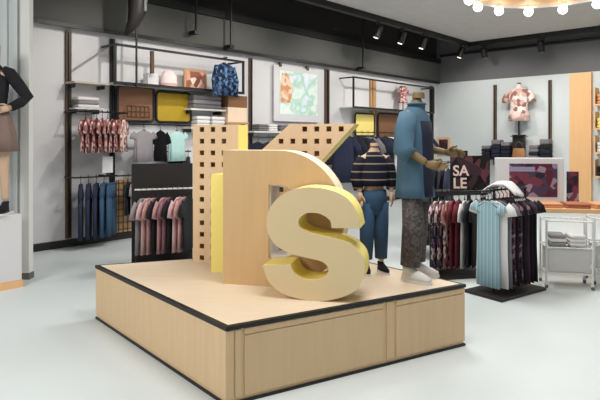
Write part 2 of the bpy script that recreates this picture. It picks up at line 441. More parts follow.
# bay with floral tops and jeans
shelf(74, 110, 80.5, .32, 'pale shelf high above the floral tops', mat('pale_oak', (190, 178, 168), .6))
s0, s1, z, _ = wall_rail(74, 128, 111, .36, 'black wall rail carrying the pink floral tops')
fm = [fl_pink, fl_rose, fl_pink, fl_rose, fl_peach, fl_pink, fl_rose, fl_peach, fl_peach]
for i in range(8):
    s = s0 + .17 + i * .088
    garment('top', 'short', 'hanging_blouse', fm[i], f'{ORD[i]} pink floral top from the left on the wall rail' if i else 'leftmost dark pink floral top on the wall rail',
            WP(s, .36, z), R1 + .85 + .05 * math.sin(i * 5), 'top', 'floral tops on the wall rail', ln=.50, hw=.21, sl=.13, th=.019)
s0, s1, z, _ = wall_rail(74, 111, 178, .34, 'black wall rail carrying the jeans')
for i, m in enumerate([c_navy, c_navy, c_navy, c_blue, c_blue]):
    garment('trousers', 'long', 'hanging_jeans', m, f'{ORD[i]} pair of {"navy" if m is c_navy else "washed blue"} jeans from the left on the lower rail' if i else 'leftmost navy jeans beside the dark oak upright',
            WP(s0 + .10 + i * .12, .34, z), R1 + 1.05 - .08 * i, 'jeans', 'jeans on the lower wall rail', ln=.80)
def folded(name, m, label, loc, rz, sz, cat='folded clothes', group=None, n=3):
    r = thing(name, label, cat, loc, rz, group)
    t = sz[2] / n
    for k in range(n):
        b = MB(); b.box((.004 * math.sin(3 * k), 0, t * (k + .5)), (sz[0] * (1 - .02 * (k % 2)), sz[1], t * .96))
        b.build('fold', m[k % len(m)] if isinstance(m, (list, tuple)) else m, r, smooth=False, bevel=min(t, .06) * .42)
    return r
zj = z
sh0, sh1, zsh, _ = shelf(75, 104, 107.5, .26, 'thin white shelf just above the floral tops', m_whitem, .02)
folded('folded_stack', [c_white, c_greyT], 'white folded stack on the thin shelf above the floral tops', WP((sh0 + sh1) / 2, .14, zsh), R1, (.34, .2, .17))
r = thing('sign_card', 'small white card standing above the jeans rail', 'sign', WP(s0 + .52, .34, zj + .0112), R1)
MB().box((0, 0, .165), (.17, .008, .25)).build('card', m_white, r); MB().box((0, 0, .021), (.03, .03, .042)).build('card_foot', m_black, r)
# slanted brace on the wall
a = wl(75, 69, .1); b = wl(110, 46, .1)
o = MB().cyl(WP(a[0], .08, a[1]), WP(b[0], .08, b[1]), .012).build('wall_line', mat('dull_grey', (150, 146, 144), .5))  # thin grey cylinder set slantwise just off the wall
tag(o, 'thin slanted grey brace on the white wall above the pale shelf', 'line')

# long black display frame
def frame_unit(px0, px1, t0, b0_, off, label, posts=()):
    s0, zt = wl(px0, t0, off); s1, _ = wl(px1, t0, off); _, zb = wl(px0, b0_, off)
    zt = min(zt, ZS - .05)
    r = thing('garment_display_unit', label, 'display frame', WP((s0 + s1) / 2, 0, zb), R1); L = s1 - s0; hh = zt - zb
    MB().box((0, -off, hh), (L, .035, .035)).build('top_bar', m_black, r)
    MB().box((0, -off, 0), (L, .035, .045)).build('bottom_bar', m_black, r)
    MB().box((0, -off / 2, .0), (L - .02, off - .05, .02)).build('shelf_board', m_whitem, r)
    for x in (-L / 2 + .018, L / 2 - .018):
        MB().box((x, -off, hh / 2), (.035, .035, hh)).build('end_post', m_black, r)
        MB().box((x, -off / 2, hh), (.03, off - .03, .03)).build('arm', m_black, r)
    return s0, s1, zb, zt
f0, f1, fzb, fzt = frame_unit(114, 244, 44, 82.5, .42, 'long black display frame high on the white wall')
sj_ = wl(220, 52, .42)[0] - (f0 + f1) / 2
fu = [o for o in C.objects if o.name == 'garment_display_unit'][0]
MB().cyl((sj_, -.43, fzt - fzb), (sj_, -.62, fzt - fzb), .011).build('hook_arm', m_black, fu)
def on_frame(px, off=.25): return wl(px, 80, off)[0]
zf = fzb + .0115
def picture(label, P, R, s, off, z, w, h, m, mf=None, bw=.03, cat='picture', name='framed_picture', th=.03):
    r = thing(name, label, cat, P(s, off, z), R)
    MB().box((0, 0, h / 2), (w, th, h)).build('frame', mf or m_white, r, bevel=.004)
    MB().box((0, -th / 2 - .003, h / 2), (w - 2 * bw, .006, h - 2 * bw)).build('print', m, r)
    return r
pr_pink = pattern('pink_print', [(214, 160, 140), (150, 96, 76), (236, 214, 200), (186, 120, 100)], 9)
pr_pale = pattern('pale_print', [(234, 224, 218), (222, 200, 190), (240, 236, 230)], 6)
pr_wall = pattern('leafy_print', [((206, 232, 216), 0), ((232, 240, 238), .3), ((176, 214, 192), .55), ((214, 230, 236), .66), ((232, 238, 242), .8)], 2.4, kind='cloud')
pr_orange = pattern('orange_figure_print', [(226, 178, 140), (206, 150, 112), (234, 204, 180)], 9)
pr_mag = pattern('magazine_print', [(74, 62, 84), (112, 60, 74), (44, 40, 56), (150, 130, 150), (90, 40, 56)], 13)
pr_dark = pattern('dark_print', [(34, 28, 32), (60, 44, 50), (22, 20, 24), (96, 56, 64)], 8)
r = thing('box', 'small white box hanging board on the black frame shelf', 'box', WP(on_frame(152), .22, zf), R1)
MB().box((0, 0, .09), (.20, .14, .18)).build('carton', m_white, r, bevel=.004); MB().box((0, 0, .19), (.206, .146, .03)).build('lid', m_whitem, r, bevel=.004)
r['label'] = 'small white lidded box on the black frame shelf'
o = MB().box(WP(wl(150, 55, .3)[0], .36, 2.85), (.05, .05, .36), R1).build('hanging_block', m_dwood); tag(o, 'short dark wooden block hanging above the small white box', 'block')
o['label'] = 'short dark wooden block hanging above the small white lidded box'; o.location.z = fzt - .02 - .18 - 2.85
r = thing('sun_hat', 'pale pink round hat on the black frame shelf', 'hat', WP(on_frame(170.5), .2, zf), R1)
MB().ell([(0, 0, 0, .24, .16), (0, 0, .02, .245, .165), (0, 0, .03, .15, .12), (0, 0, .2, .14, .11), (0, 0, .28, .09, .07), (0, 0, .3, .02, .02)], 28).build('crown', mat('blush_felt', (238, 218, 214), .9), r, smooth=True)
MB().ell([(0, 0, .035, .155, .125), (0, 0, .075, .15, .12)], 28).build('hat_band', c_pinkl, r, smooth=True)
picture('brown framed pink picture on the black frame shelf', WP, R1, on_frame(197), .2, zf, .48, .36, pr_pink, m_tan, .04)
# navy jacket hung on the frame
sj = wl(220, 52, .42)[0]
r = thing('hanging_jacket', 'navy and blue jacket hanging at the right end of the black frame', 'jacket', WP(sj, .56, fzt), R1)
cj = pattern('navy_camo', [(26, 36, 62), (46, 66, 104), (96, 126, 156), (22, 30, 48), (60, 88, 128)], 22)
MB().ell([(0, 0, -.10, .07, .03), (0, 0, -.14, .17, .05), (0, 0, -.4, .2, .07, .05), (0, 0, -.66, .21, .075, .09)], 30, k=5).build('jacket_body', cj, r, smooth=True)
for sx in (-1, 1): MB().tube([(sx * .17, 0, -.16), (sx * .25, -.01, -.4), (sx * .235, -.02, -.68)], [.06, .055, .045], 12, .7).build('sleeve', cj, r, smooth=True)
MB().tube([(-.07, -.02, -.10), (0, -.05, -.14), (.07, -.02, -.10)], .022, 8).build('collar', c_navy, r, smooth=True)
make_hanger(r, .16)

# panels below the frame: brown and mustard, each in a rounded black frame
def back_panel(px0, px1, py0, py1, off, label, m, grid=False):
    s0, zt = wl(px0, py0, off); s1, _ = wl(px1, py0, off); _, zb = wl(px0, py1, off)
    w, h = s1 - s0, zt - zb
    r = thing('wall_panel', label, 'panel', WP((s0 + s1) / 2, off, zb), R1)
    MB().box((0, 0, h / 2), (w - .05, .02, h - .05)).build('board', m, r)
    rr = .08; path = []
    for cx, cz, a0 in ((w / 2 - rr, h - rr, 90), (-w / 2 + rr, h - rr, 180), (-w / 2 + rr, rr, 270), (w / 2 - rr, rr, 0)):
        pass
    for cx, cz, a0 in ((w / 2 - rr, rr, -90), (w / 2 - rr, h - rr, 0), (-w / 2 + rr, h - rr, 90), (-w / 2 + rr, rr, 180)):
        for k in range(6): a = math.radians(a0 + 90 * k / 5); path.append((cx + rr * math.cos(a), -.005, cz + rr * math.sin(a)))
    path.append(path[0])
    MB().tube(path, .022, 8).build('frame', m_black, r, smooth=True)
    for x in (-w * .3, w * .3): MB().cyl((x, .01, h * .7), (x, off - .002, h * .7), .012).build('standoff', m_black, r)
    if grid:
        g = MB()
        for k in range(6): g.cyl((-w * .25 + k * w * .12, -.03, .06), (-w * .25 + k * w * .12, -.03, h * .42), .006, n=6)
        for k in range(3): g.cyl((-w * .26, -.03, .08 + k * h * .15), (w * .36, -.03, .08 + k * h * .15), .006, n=6)
        g.build('wire_grid', m_dwood, r)
    return (s0 + s1) / 2, zb
back_panel(117, 153.5, 85, 121, .10, 'brown board in a rounded black frame below the display frame', m_brown, True)
back_panel(156, 190.5, 91, 122, .10, 'mustard yellow board in a rounded black frame', m_must)
s0, s1, z, _ = wall_rail(134, 191, 124, .36, 'black wall rail carrying the grey and mint shirts')
cols = [('grey', c_greyT, 144, .15), ('black', c_black, 160.5, PI / 2), ('mint', c_mint, 177, .2)]
for i, (cn, m, p, rr) in enumerate(cols):
    face = rr < 1; ss = wl(p, 124, .36)[0]
    garment('top', 'face' if face else 'mid', 'hanging_shirt', m, ['grey t-shirt facing out below the brown board', 'black shirt hanging edge-on between the grey and the mint t-shirts', 'mint t-shirt facing out below the mustard board'][i],
            WP(ss, .36, z), R1 + (PI / 2 if not face else rr), 'shirt', 'shirts under the framed boards', **(dict(ln=.50, hw=.18, sl=.05, th=.04) if face else dict(ln=.50, hw=.17, sl=.12, th=.024)))
s0, s1, z, _ = wall_rail(152, 191, 152, .165, 'second black wall rail, behind the mint t-shirt')
for i in range(5):
    garment('trousers', 'short', 'hanging_shorts', [c_black, c_dnavy][i % 2], f'{["black", "midnight"][i % 2]} shorts, {ORD[i]} from the left on the rail behind the mint t-shirt' if i else 'leftmost black shorts on the rail behind the mint t-shirt',
            WP(s0 + .36 + i * (s1 - s0 - .42) / 4, .165, z), R1 + .78, 'shorts', 'shorts behind the mint t-shirt', ln=.42, th=.02)
# lower wall: tan slatted board, dark clothes
s0, zt = wl(117, 180, .06); s1, _ = wl(134, 180, .06); _, zb = wl(117, 233, .06)
r = thing('grid_board', 'tan grid board low on the wall right of the jeans', 'board', WP((s0 + s1) / 2, .04, max(.12, zb)), R1); hh = zt - max(.12, zb)
MB().box((0, 0, hh / 2), (s1 - s0, .03, hh)).build('board', m_tan, r)
g = MB()
for k in range(8): g.box((0, -.02, .05 + k * (hh - .1) / 7), (s1 - s0, .012, .012))
for k in range(4): g.box((-(s1 - s0) / 2 + .03 + k * ((s1 - s0) - .06) / 3, -.02, hh / 2), (.012, .012, hh))
g.build('grid', m_dwood, r)
s0, s1, z, _ = wall_rail(117, 150, 176, .34, 'short black rail in front of the tan grid board')
for i, m in enumerate([c_black, c_greyT, c_white]):
    garment('top', 'mid', 'hanging_shirt', m, ['black top at the left of the short rail before the tan board', 'grey top in the middle of the short rail before the tan board', 'white top at the right of the short rail before the tan board'][i],
            WP(wl([128, 134, 140][i], 176, .34)[0], .34, z), R1 + .8, 'top', 'tops on the short rail')

# shelves between the frame and the poster
a0, a1, az, _ = shelf(191, 226, 108, .32, 'white shelf with a grey folded stack beside the navy jacket', m_whitem)
folded('folded_stack', [c_grey, c_greyT], 'grey folded stack on the white shelf below the navy jacket', WP((a0 + a1) / 2, .17, az), R1, ((a1 - a0) * .8, .26, .24))
b0s, b1s, bz, _ = shelf(227, 249, 122, .32, 'wooden shelf left of the slim grey upright', m_tan)
r = thing('storage_box', 'peach box with a brown lid on the wooden shelf', 'box', WP((b0s + b1s) / 2, .17, bz), R1)
w = (b1s - b0s) * .85
MB().box((0, 0, .14), (w, .26, .28)).build('box_body', mat('peach_card', (240, 212, 184), .7), r, bevel=.006); MB().box((0, 0, .39), (w * 1.03, .28, .22)).build('lid', m_brown, r, bevel=.008)
c0, c1, cz, _ = shelf(191, 226, 127, .30, 'white shelf under the grey folded stack', m_whitem)
for i, (m, p) in enumerate([(c_white, 200), (c_white, 215)]):
    folded('folded_stack', m, ['left white folded stack on the lower white shelf', 'right white folded stack on the lower white shelf'][i], WP(wl(p, 120, .15)[0], .16, cz), R1, (.3, .22, .2))
# white panel with the big poster
s0, zt = wl(275, 64, .1); s1, _ = wl(321, 64, .1); _, zb = wl(275, 121, .1)
w, h = s1 - s0, zt - zb
r = thing('wall_poster', 'large pale poster clipped to the white wall', 'poster', WP((s0 + s1) / 2, .06, zb), R1)
MB().box((0, 0, h / 2), (w, .03, h)).build('board', m_white, r, bevel=.004)
MB().box((.03, -.018, h * .52), (w * .82, .006, h * .78)).build('print', pr_wall, r)
MB().ell([(-w * .27, -.024, h * .34, w * .1, .004), (-w * .25, -.024, h * .6, w * .13, .004), (-w * .28, -.024, h * .8, w * .08, .004), (-w * .28, -.024, h * .86, w * .07, .004)], 20).build('figure', pr_orange, r)
for x in (-w * .38, w * .2): MB().box((x, -.01, h + .01), (.06, .06, .09)).build('clip', m_dwood, r)
# shelf and clothes just under the poster
d0, d1, dz, _ = shelf(254, 328, 131, .34, 'long white shelf under the large pale poster', m_whitem)
for i, (p, m) in enumerate([(260, c_grey), (270, c_white), (281, c_grey), (292, c_teal), (304, c_white), (316, c_grey)]):
    folded('folded_stack', m, f'{["grey", "white", "grey", "teal", "white", "grey"][i]} folded stack, {ORD[i]} from the left under the large poster', WP(wl(p, 131, .18)[0], .17, dz), R1, (.24, .24, .14), group='stacks under the poster')
s0, s1, z, _ = wall_rail(252, 328, 137, .36, 'black rail of dark clothes under the long white shelf')
for i in range(8):
    m = [c_dnavy, c_navy, c_teal, c_black][i % 4]
    garment('top', 'mid', 'hanging_shirt', m, f'{["midnight", "navy", "teal", "black"][i % 4]} shirt, {ORD[i]} on the rail below the large poster', WP(s0 + .15 + i * (s1 - s0 - .3) / 7, .36, z), R1 - .6, 'shirt', 'shirts below the poster')

# far frame and its bay
g0, g1, gzb, gzt = frame_unit(353, 434, 77, 107, .42, 'far black display frame behind the denim shirt mannequin')
upright(371.5, 377, 79, 200, .07, 'pale oak upright inside the far black frame', m_tan, front=m_tan)
upright(431.5, 434.5, 86, 190, .07, 'black upright at the right end of the far frame', m_black)
back_panel(355, 374, 113, 136, .10, 'yellow board in a black frame under the far display frame', m_yel)
back_panel(378, 402, 113, 140, .10, 'brown board in a black frame behind the denim shirt mannequin', m_brown)
s0, s1, z, _ = wall_rail(336, 429, 132, .38, 'far black rail of navy clothes on the left wall')
NL = ['navy', 'midnight', 'black', 'navy', 'grey', 'midnight', 'navy', 'black', 'white', 'navy']
NM = [c_navy, c_dnavy, c_black, c_navy, c_grey, c_dnavy, c_navy, c_black, c_white, c_navy]
for i in range(16):
    garment('top', 'tall', 'hanging_coat', NM[i % 10], f'{NL[i % 10]} long top, {ORD[i]} from the left on the far rail' if i else 'leftmost navy long top on the far rail',
            WP(s0 + .25 + i * (s1 - s0 - .5) / 15, .38, z), R1 - .62, 'top', 'clothes on the far rail', ln=1.05, hw=.25, sl=.3, th=.024, rip=.06)
def bust(name, label, loc, rz, sc, m_top, m_body, m_stand, col):
    r = thing(name, label, 'mannequin', loc, rz)
    k = sc
    MB().ell([(0, 0, .30 * k, .13 * k, .09 * k), (0, 0, .38 * k, .15 * k, .10 * k), (0, 0, .5 * k, .125 * k, .085 * k), (0, 0, .66 * k, .16 * k, .1 * k), (0, 0, .76 * k, .17 * k, .085 * k), (0, 0, .815 * k, .11 * k, .06 * k), (0, 0, .84 * k, .05 * k, .045 * k), (0, 0, .90 * k, .045 * k, .045 * k), (0, 0, .91 * k, .02 * k, .02 * k)], 24).build('body', m_body, r, smooth=True)
    MB().ell([(0, 0, .26 * k, .18 * k, .12 * k, .06), (0, 0, .38 * k, .165 * k, .112 * k, .04), (0, 0, .5 * k, .14 * k, .098 * k, .02), (0, 0, .66 * k, .172 * k, .112 * k), (0, 0, .765 * k, .182 * k, .095 * k), (0, 0, .822 * k, .118 * k, .068 * k)], 30, k=6).build('blouse', m_top, r, smooth=True)
    for sx in (-1, 1): MB().tube([(sx * .155 * k, 0, .765 * k), (sx * .215 * k, -.01, .68 * k), (sx * .235 * k, -.02, .585 * k)], [.055 * k, .062 * k, .066 * k], 12).build('sleeve', m_top, r, smooth=True)
    MB().cyl((0, 0, .02 * k), (0, 0, .32 * k), .016 * k).build('pole', m_stand, r)
    MB().cyl((0, 0, 0), (0, 0, .022 * k), .11 * k, n=24).build('base', m_stand, r)
    MB().ball((0, 0, .915 * k), .03 * k, (1.2, 1.2, .5)).build('neck_cap', m_stand, r)
    return r
bust('torso_mannequin', 'pink dressed torso mannequin on the far frame shelf', WP(wl(403, 108, .24)[0], .24, gzb + .012), R1, .80, fl_rose, m_skinw, m_black, None)

# ------------------------------------------------------------------ right wall
def rwall_post(px, py0, py1, label):
    s, zt = wr(px, py0, .05); _, zb = wr(px, py1, .05)
    r = thing('wall_upright', label, 'upright', RP(s, .04, zb), R2)
    MB().box((0, 0, (zt - zb) / 2), (.07, .08, zt - zb)).build('post', m_dwood, r)
    MB().box((0, -.044, (zt - zb) / 2), (.025, .008, zt - zb - .02)).build('slotted_strip', m_black, r)
rwall_post(495, 85, 165, 'slim dark upright left of the pink blouse torso'); rwall_post(550, 80, 165, 'slim dark upright right of the pink blouse torso')
s0, zt = wr(570.5, 73, .05); s1, _ = wr(592, 73, .05)
wallbox('trim_4', RP, R2, s0, s1, 0, ZS - .02, 0, .12, m_pillar)
# shelf with dark piles and the torso
sa, zsf = wr(484, 158, .4); sb, _ = wr(553, 158, .4)
r = thing('wall_shelf', 'black shelf under the pink blouse torso on the right wall', 'shelf', RP((sa + sb) / 2, 0, zsf), R2)
MB().box((0, -.22, -.02), (sb - sa, .44, .04)).build('board', m_black, r)
for x in (-.6, .6): MB().box((x, -.15, -.1), (.03, .3, .12)).build('bracket', m_black, r)
xs = [(487.5, c_black, 'black', .34), (497.5, c_dnavy, 'midnight', .5), (507, c_black, 'black', .44), (535, c_grey, 'ash grey', .36), (546, c_black, 'black', .52)]
for i, (p, m, cn, hh) in enumerate(xs):
    folded('folded_stack', [m, c_dnavy, m, c_grey], f'{cn} folded pile, {ORD[i]} from the left on the black shelf' if i else 'leftmost black folded pile on the black shelf', RP(wr(p, 150, .22)[0], .22, zsf), R2, (.24, .3, hh), 'folded clothes', 'dark piles on the right wall shelf', 4)
r = thing('handbag', 'brown handbag standing between the dark piles', 'bag', RP(wr(519, 150, .385)[0], .39, zsf), R2)
MB().ell([(0, 0, 0, .18, .07), (0, 0, .05, .19, .075), (0, 0, .26, .15, .05), (0, 0, .28, .13, .03)], 24).build('bag_body', mat('tan_leather', (150, 104, 64), .5), r, smooth=True)
MB().tube([(-.09, 0, .26), (-.08, 0, .4), (0, 0, .45), (.08, 0, .4), (.09, 0, .26)], .012, 8).build('handle', m_dwood, r, smooth=True)
o = thing('display_block', 'dark block on the black shelf carrying the pink blouse torso', 'block', RP(wr(519, 140, .23)[0], .235, zsf), R2)
MB().box((0, 0, .29), (.30, .14, .58)).build('block_body', m_blackm, o, bevel=.005); MB().box((0, 0, .59), (.38, .22, .02)).build('block_top', m_blackm, o)
bust('torso_mannequin', 'pink blouse torso mannequin on the right wall between dark uprights', RP(wr(519, 130, .23)[0], .235, zsf + .60), R2, 1.52, pattern('blush_blotch', [(232, 206, 198), (206, 170, 160), (150, 108, 96), (238, 222, 216)], 9), m_skinw, m_black, None)
s, z = wr(443.5, 155, .03)
picture('small framed picture on the pale right wall beside the corner', RP, R2, s, .02, z, .40, .52, pr_dark, m_pillar, .06)
# shelves at the extreme right
for i, py in enumerate((104, 128, 152, 176)):
    s0, z = wr(593.5, py, .3)
    r = thing('wall_shelf', ['topmost wooden shelf at the right edge of the photo', 'second wooden shelf down at the right edge', 'third wooden shelf down at the right edge', 'lowest wooden shelf at the right edge'][i], 'shelf', RP(s0 + .8, 0, z), R2)
    MB().box((0, -.15, -.02), (1.6, .3, .04)).build('board', m_pillar, r); MB().box((-.78, -.15, .2), (.03, .3, .4)).build('side_board', m_pillar, r)
    cm = [c_orange, mat('lemon_knit', (236, 214, 120), .9), c_white, c_black][i]
    for k in range(2):
        folded('folded_stack', cm, f'{["apricot", "lemon", "white", "black"][i]} stack, {["left", "right"][k]} of two on the {["topmost", "second", "third", "lowest"][i]} right-edge shelf', RP(s0 + .25 + k * .45, .15, z), R2, (.36, .26, .24), group='stacks on the right-edge shelves')

# ------------------------------------------------------------------ ceiling fixtures
def spot(px, py, label, ang, drop=.30):
    # hung from the edge beams; find the beam point for this column
    if px < 471: P0, T = BC - N1 * .08, T1
    else: P0, T = BC + T1 * .08 - N1 * .1, T2
    s = on_line(px, P0, T); p = P0 + T * s; p.z = 4.14
    r = thing('track_spotlight', label, 'spotlight', p, ang)
    MB().box((0, 0, -.02), (.16, .06, .04)).build('adapter', m_black, r)
    MB().cyl((0, 0, -.03), (0, 0, -.16), .018).build('stem', m_black, r)
    MB().tube([(0, .05, -.08), (0, .03, -.13), (0, -.03, -.30), (0, -.045, -.34)], [.07, .08, .08, .075], 16).build('lamp_head', m_black, r, smooth=True)
    MB().cyl((0, -.043, -.335), (0, -.047, -.347), .055).build('lens', glow('lens_glow', (255, 244, 226), 2.0), r)
    return r
for i, (px, lab) in enumerate([(378, 'leftmost'), (402, 'second'), (423, 'third'), (461, 'fourth')]):
    spot(px, 0, f'{lab} black track spotlight from the left on the ceiling edge', R1 + PI + .5)
spot(484, 0, 'black track spotlight just right of the ceiling corner', R2 + PI); spot(541, 0, 'black track spotlight hanging alone on the right ceiling edge', R2 + PI)
# ring chandelier
rc = Vector((3.10, 6.75, 3.50))
ch = thing('ring_chandelier', 'wooden ring chandelier with round white bulbs on the ceiling', 'chandelier', rc)
def annulus(r0, r1, z0, z1, n=56):
    m = MB()
    prof = [(r0, z0), (r1, z0), (r1, z1), (r0, z1)]
    vs = [[m.bm.verts.new((r * math.cos(2 * PI * i / n), r * math.sin(2 * PI * i / n), z)) for r, z in prof] for i in range(n)]
    for i in range(n):
        a, b = vs[i], vs[(i + 1) % n]
        for k in range(4): m.bm.faces.new((a[k], a[(k + 1) % 4], b[(k + 1) % 4], b[k]))
    return m
annulus(.62, 1.0, 0, .06).build('wood_ring', m_pillar, ch); annulus(1.0, 1.03, -.04, .08).build('rim', m_whitem, ch)
m_bulb = glow('bulb_glow', (255, 250, 240), 9)
for k in range(14):
    a = 2 * PI * (k + .25) / 14; x, y = math.cos(a) * .98, math.sin(a) * .98
    so_ = MB().cyl((x, y, 0), (x, y, -.05), .03).build('socket', m_whitem, ch)
    MB().ball((x, y, -.10), .062).build('bulb', m_bulb, so_, smooth=True)
for k in range(3):
    a = 2 * PI * k / 3; MB().cyl((math.cos(a) * .8, math.sin(a) * .8, .06), (math.cos(a) * .1, math.sin(a) * .1, 4.25 - 3.50), .006, n=6).build('cable', m_black, ch)
MB().cyl((0, 0, .71), (0, 0, .75), .14, n=24).build('ceiling_rose', m_whitem, ch)
# hanging duct and drop rods on the dark bulkhead
p = [at(139, -40, 8.2), at(138, -10, 8.2), at(137, 12, 8.2), at(133, 24, 8.2), at(125.5, 34.5, 8.2)]
r = thing('ceiling_hose', 'black hanging hose curving down in front of the dark bulkhead', 'hose', (0, 0, 0))
r.location = p[-1]; L = [q - p[-1] for q in p]
L.insert(0, Vector((L[0].x, L[0].y, 4.8 - p[-1].z)))
MB().tube(L, [.15, .15, .145, .13, .09, .035], 16).build('hose_body', m_blackm, r, smooth=True)
MB().tube([q + Vector((.135, -.06, 0)) for q in L[:4]] , .03, 8).build('light_strip', m_chrome, r, smooth=True)
for i, px in enumerate((196, 231, 363)):
    s, _ = wl(px, 30, .3); zt = 4.8; zb = [3.45, 3.3, 3.3][i]
    r = thing('drop_rod', ['black drop rod left of the navy jacket on the bulkhead', 'black drop rod above the navy jacket on the bulkhead', 'black drop rod on the bulkhead above the far frame'][i], 'rod', WP(s, .3, zb), R1)
    MB().cyl((0, 0, 0), (0, 0, zt - zb), .022).build('rod', m_black, r)
    MB().box((0, .05, .03), (.10, .17, .06)).build('clamp', m_black, r)
s, zz = wl(133, 60, .42)
r = thing('drop_rod', 'thin black rod dropping to the left part of the black frame shelf', 'rod', WP(s, .52, fzb - .05), R1)
MB().cyl((0, 0, 0), (0, 0, 4.8 - fzb + .05), .016).build('rod', m_black, r); MB().box((0, .045, .03), (.3, .03, .03)).build('clamp', m_black, r)

# ------------------------------------------------------------------ mannequins
def skin_body(name, verts, edges, rad, m, par, root=0):
    me = bpy.data.meshes.new(name); me.from_pydata(verts, edges, []); o = bpy.data.objects.new(name, me); C.objects.link(o)
    sk = o.modifiers.new('s', 'SKIN'); sb = o.modifiers.new('b', 'SUBSURF'); sb.levels = 2; sb.render_levels = 2
    for i, r in enumerate(rad):
        v = me.skin_vertices[0].data[i]; v.radius = (r, r) if not isinstance(r, tuple) else r; v.use_root = (i == root)
    bpy.context.view_layer.update(); bake(o)
    o.data.materials.clear(); o.data.materials.append(m)
    for p in o.data.polygons: p.use_smooth = True
    o.parent = par; return o
def hand(mbx, wrist, d, side, k=1.0):
    """palm + five fingers added to a mesh: wrist point, direction d, side = thumb direction"""
    wrist, d, side = Vector(wrist), Vector(d).normalized(), Vector(side).normalized()
    nn = d.cross(side).normalized()
    mbx.tube([wrist - d * .02 * k, wrist + d * .03 * k, wrist + d * .085 * k], [.024 * k, .036 * k, .037 * k], 12, .5)
    for i, ln in enumerate((.072, .082, .076, .058)):
        b = wrist + d * .08 * k + side * ((.028 - .019 * i) * k)
        mbx.tube([b, b + d * ln * .5 * k + nn * .006 * k, b + (d * ln * .9 + nn * .025) * k], [.0095 * k, .009 * k, .007 * k], 8)
    b = wrist + d * .025 * k + side * .03 * k
    mbx.tube([b, b + (d * .03 + side * .025) * k, b + (d * .065 + side * .035) * k], [.012 * k, .011 * k, .008 * k], 8)
def shoe(par, x, y, rz, m, ms, k=1.0, z=0):
    mt = Matrix.Translation((x, y, z)) @ Matrix.Rotation(rz, 4, 'Z')
    b = MB(); b.ell([(.0, -.05 * k, .02 * k, .042 * k, .13 * k), (0, -.05 * k, .05 * k, .043 * k, .13 * k), (0, -.03 * k, .075 * k, .038 * k, .10 * k), (0, .01 * k, .10 * k, .036 * k, .06 * k), (0, .02 * k, .12 * k, .036 * k, .05 * k)], 24)
    b.bm.transform(mt); u = b.build('shoe', m, par, smooth=True)
    b = MB(); b.ell([(0, -.05 * k, 0, .045 * k, .137 * k), (0, -.05 * k, .024 * k, .046 * k, .138 * k)], 24); b.bm.transform(mt); b.build('sole', ms, u)
    b = MB()
    for q in range(3): b.tube([(-.02 * k, (-.055 - .03 * q) * k, (.078 - .009 * q) * k), (0, (-.058 - .03 * q) * k, (.087 - .009 * q) * k), (.02 * k, (-.055 - .03 * q) * k, (.078 - .009 * q) * k)], .004 * k, 6)
    b.bm.transform(mt); b.build('laces', ms, u)

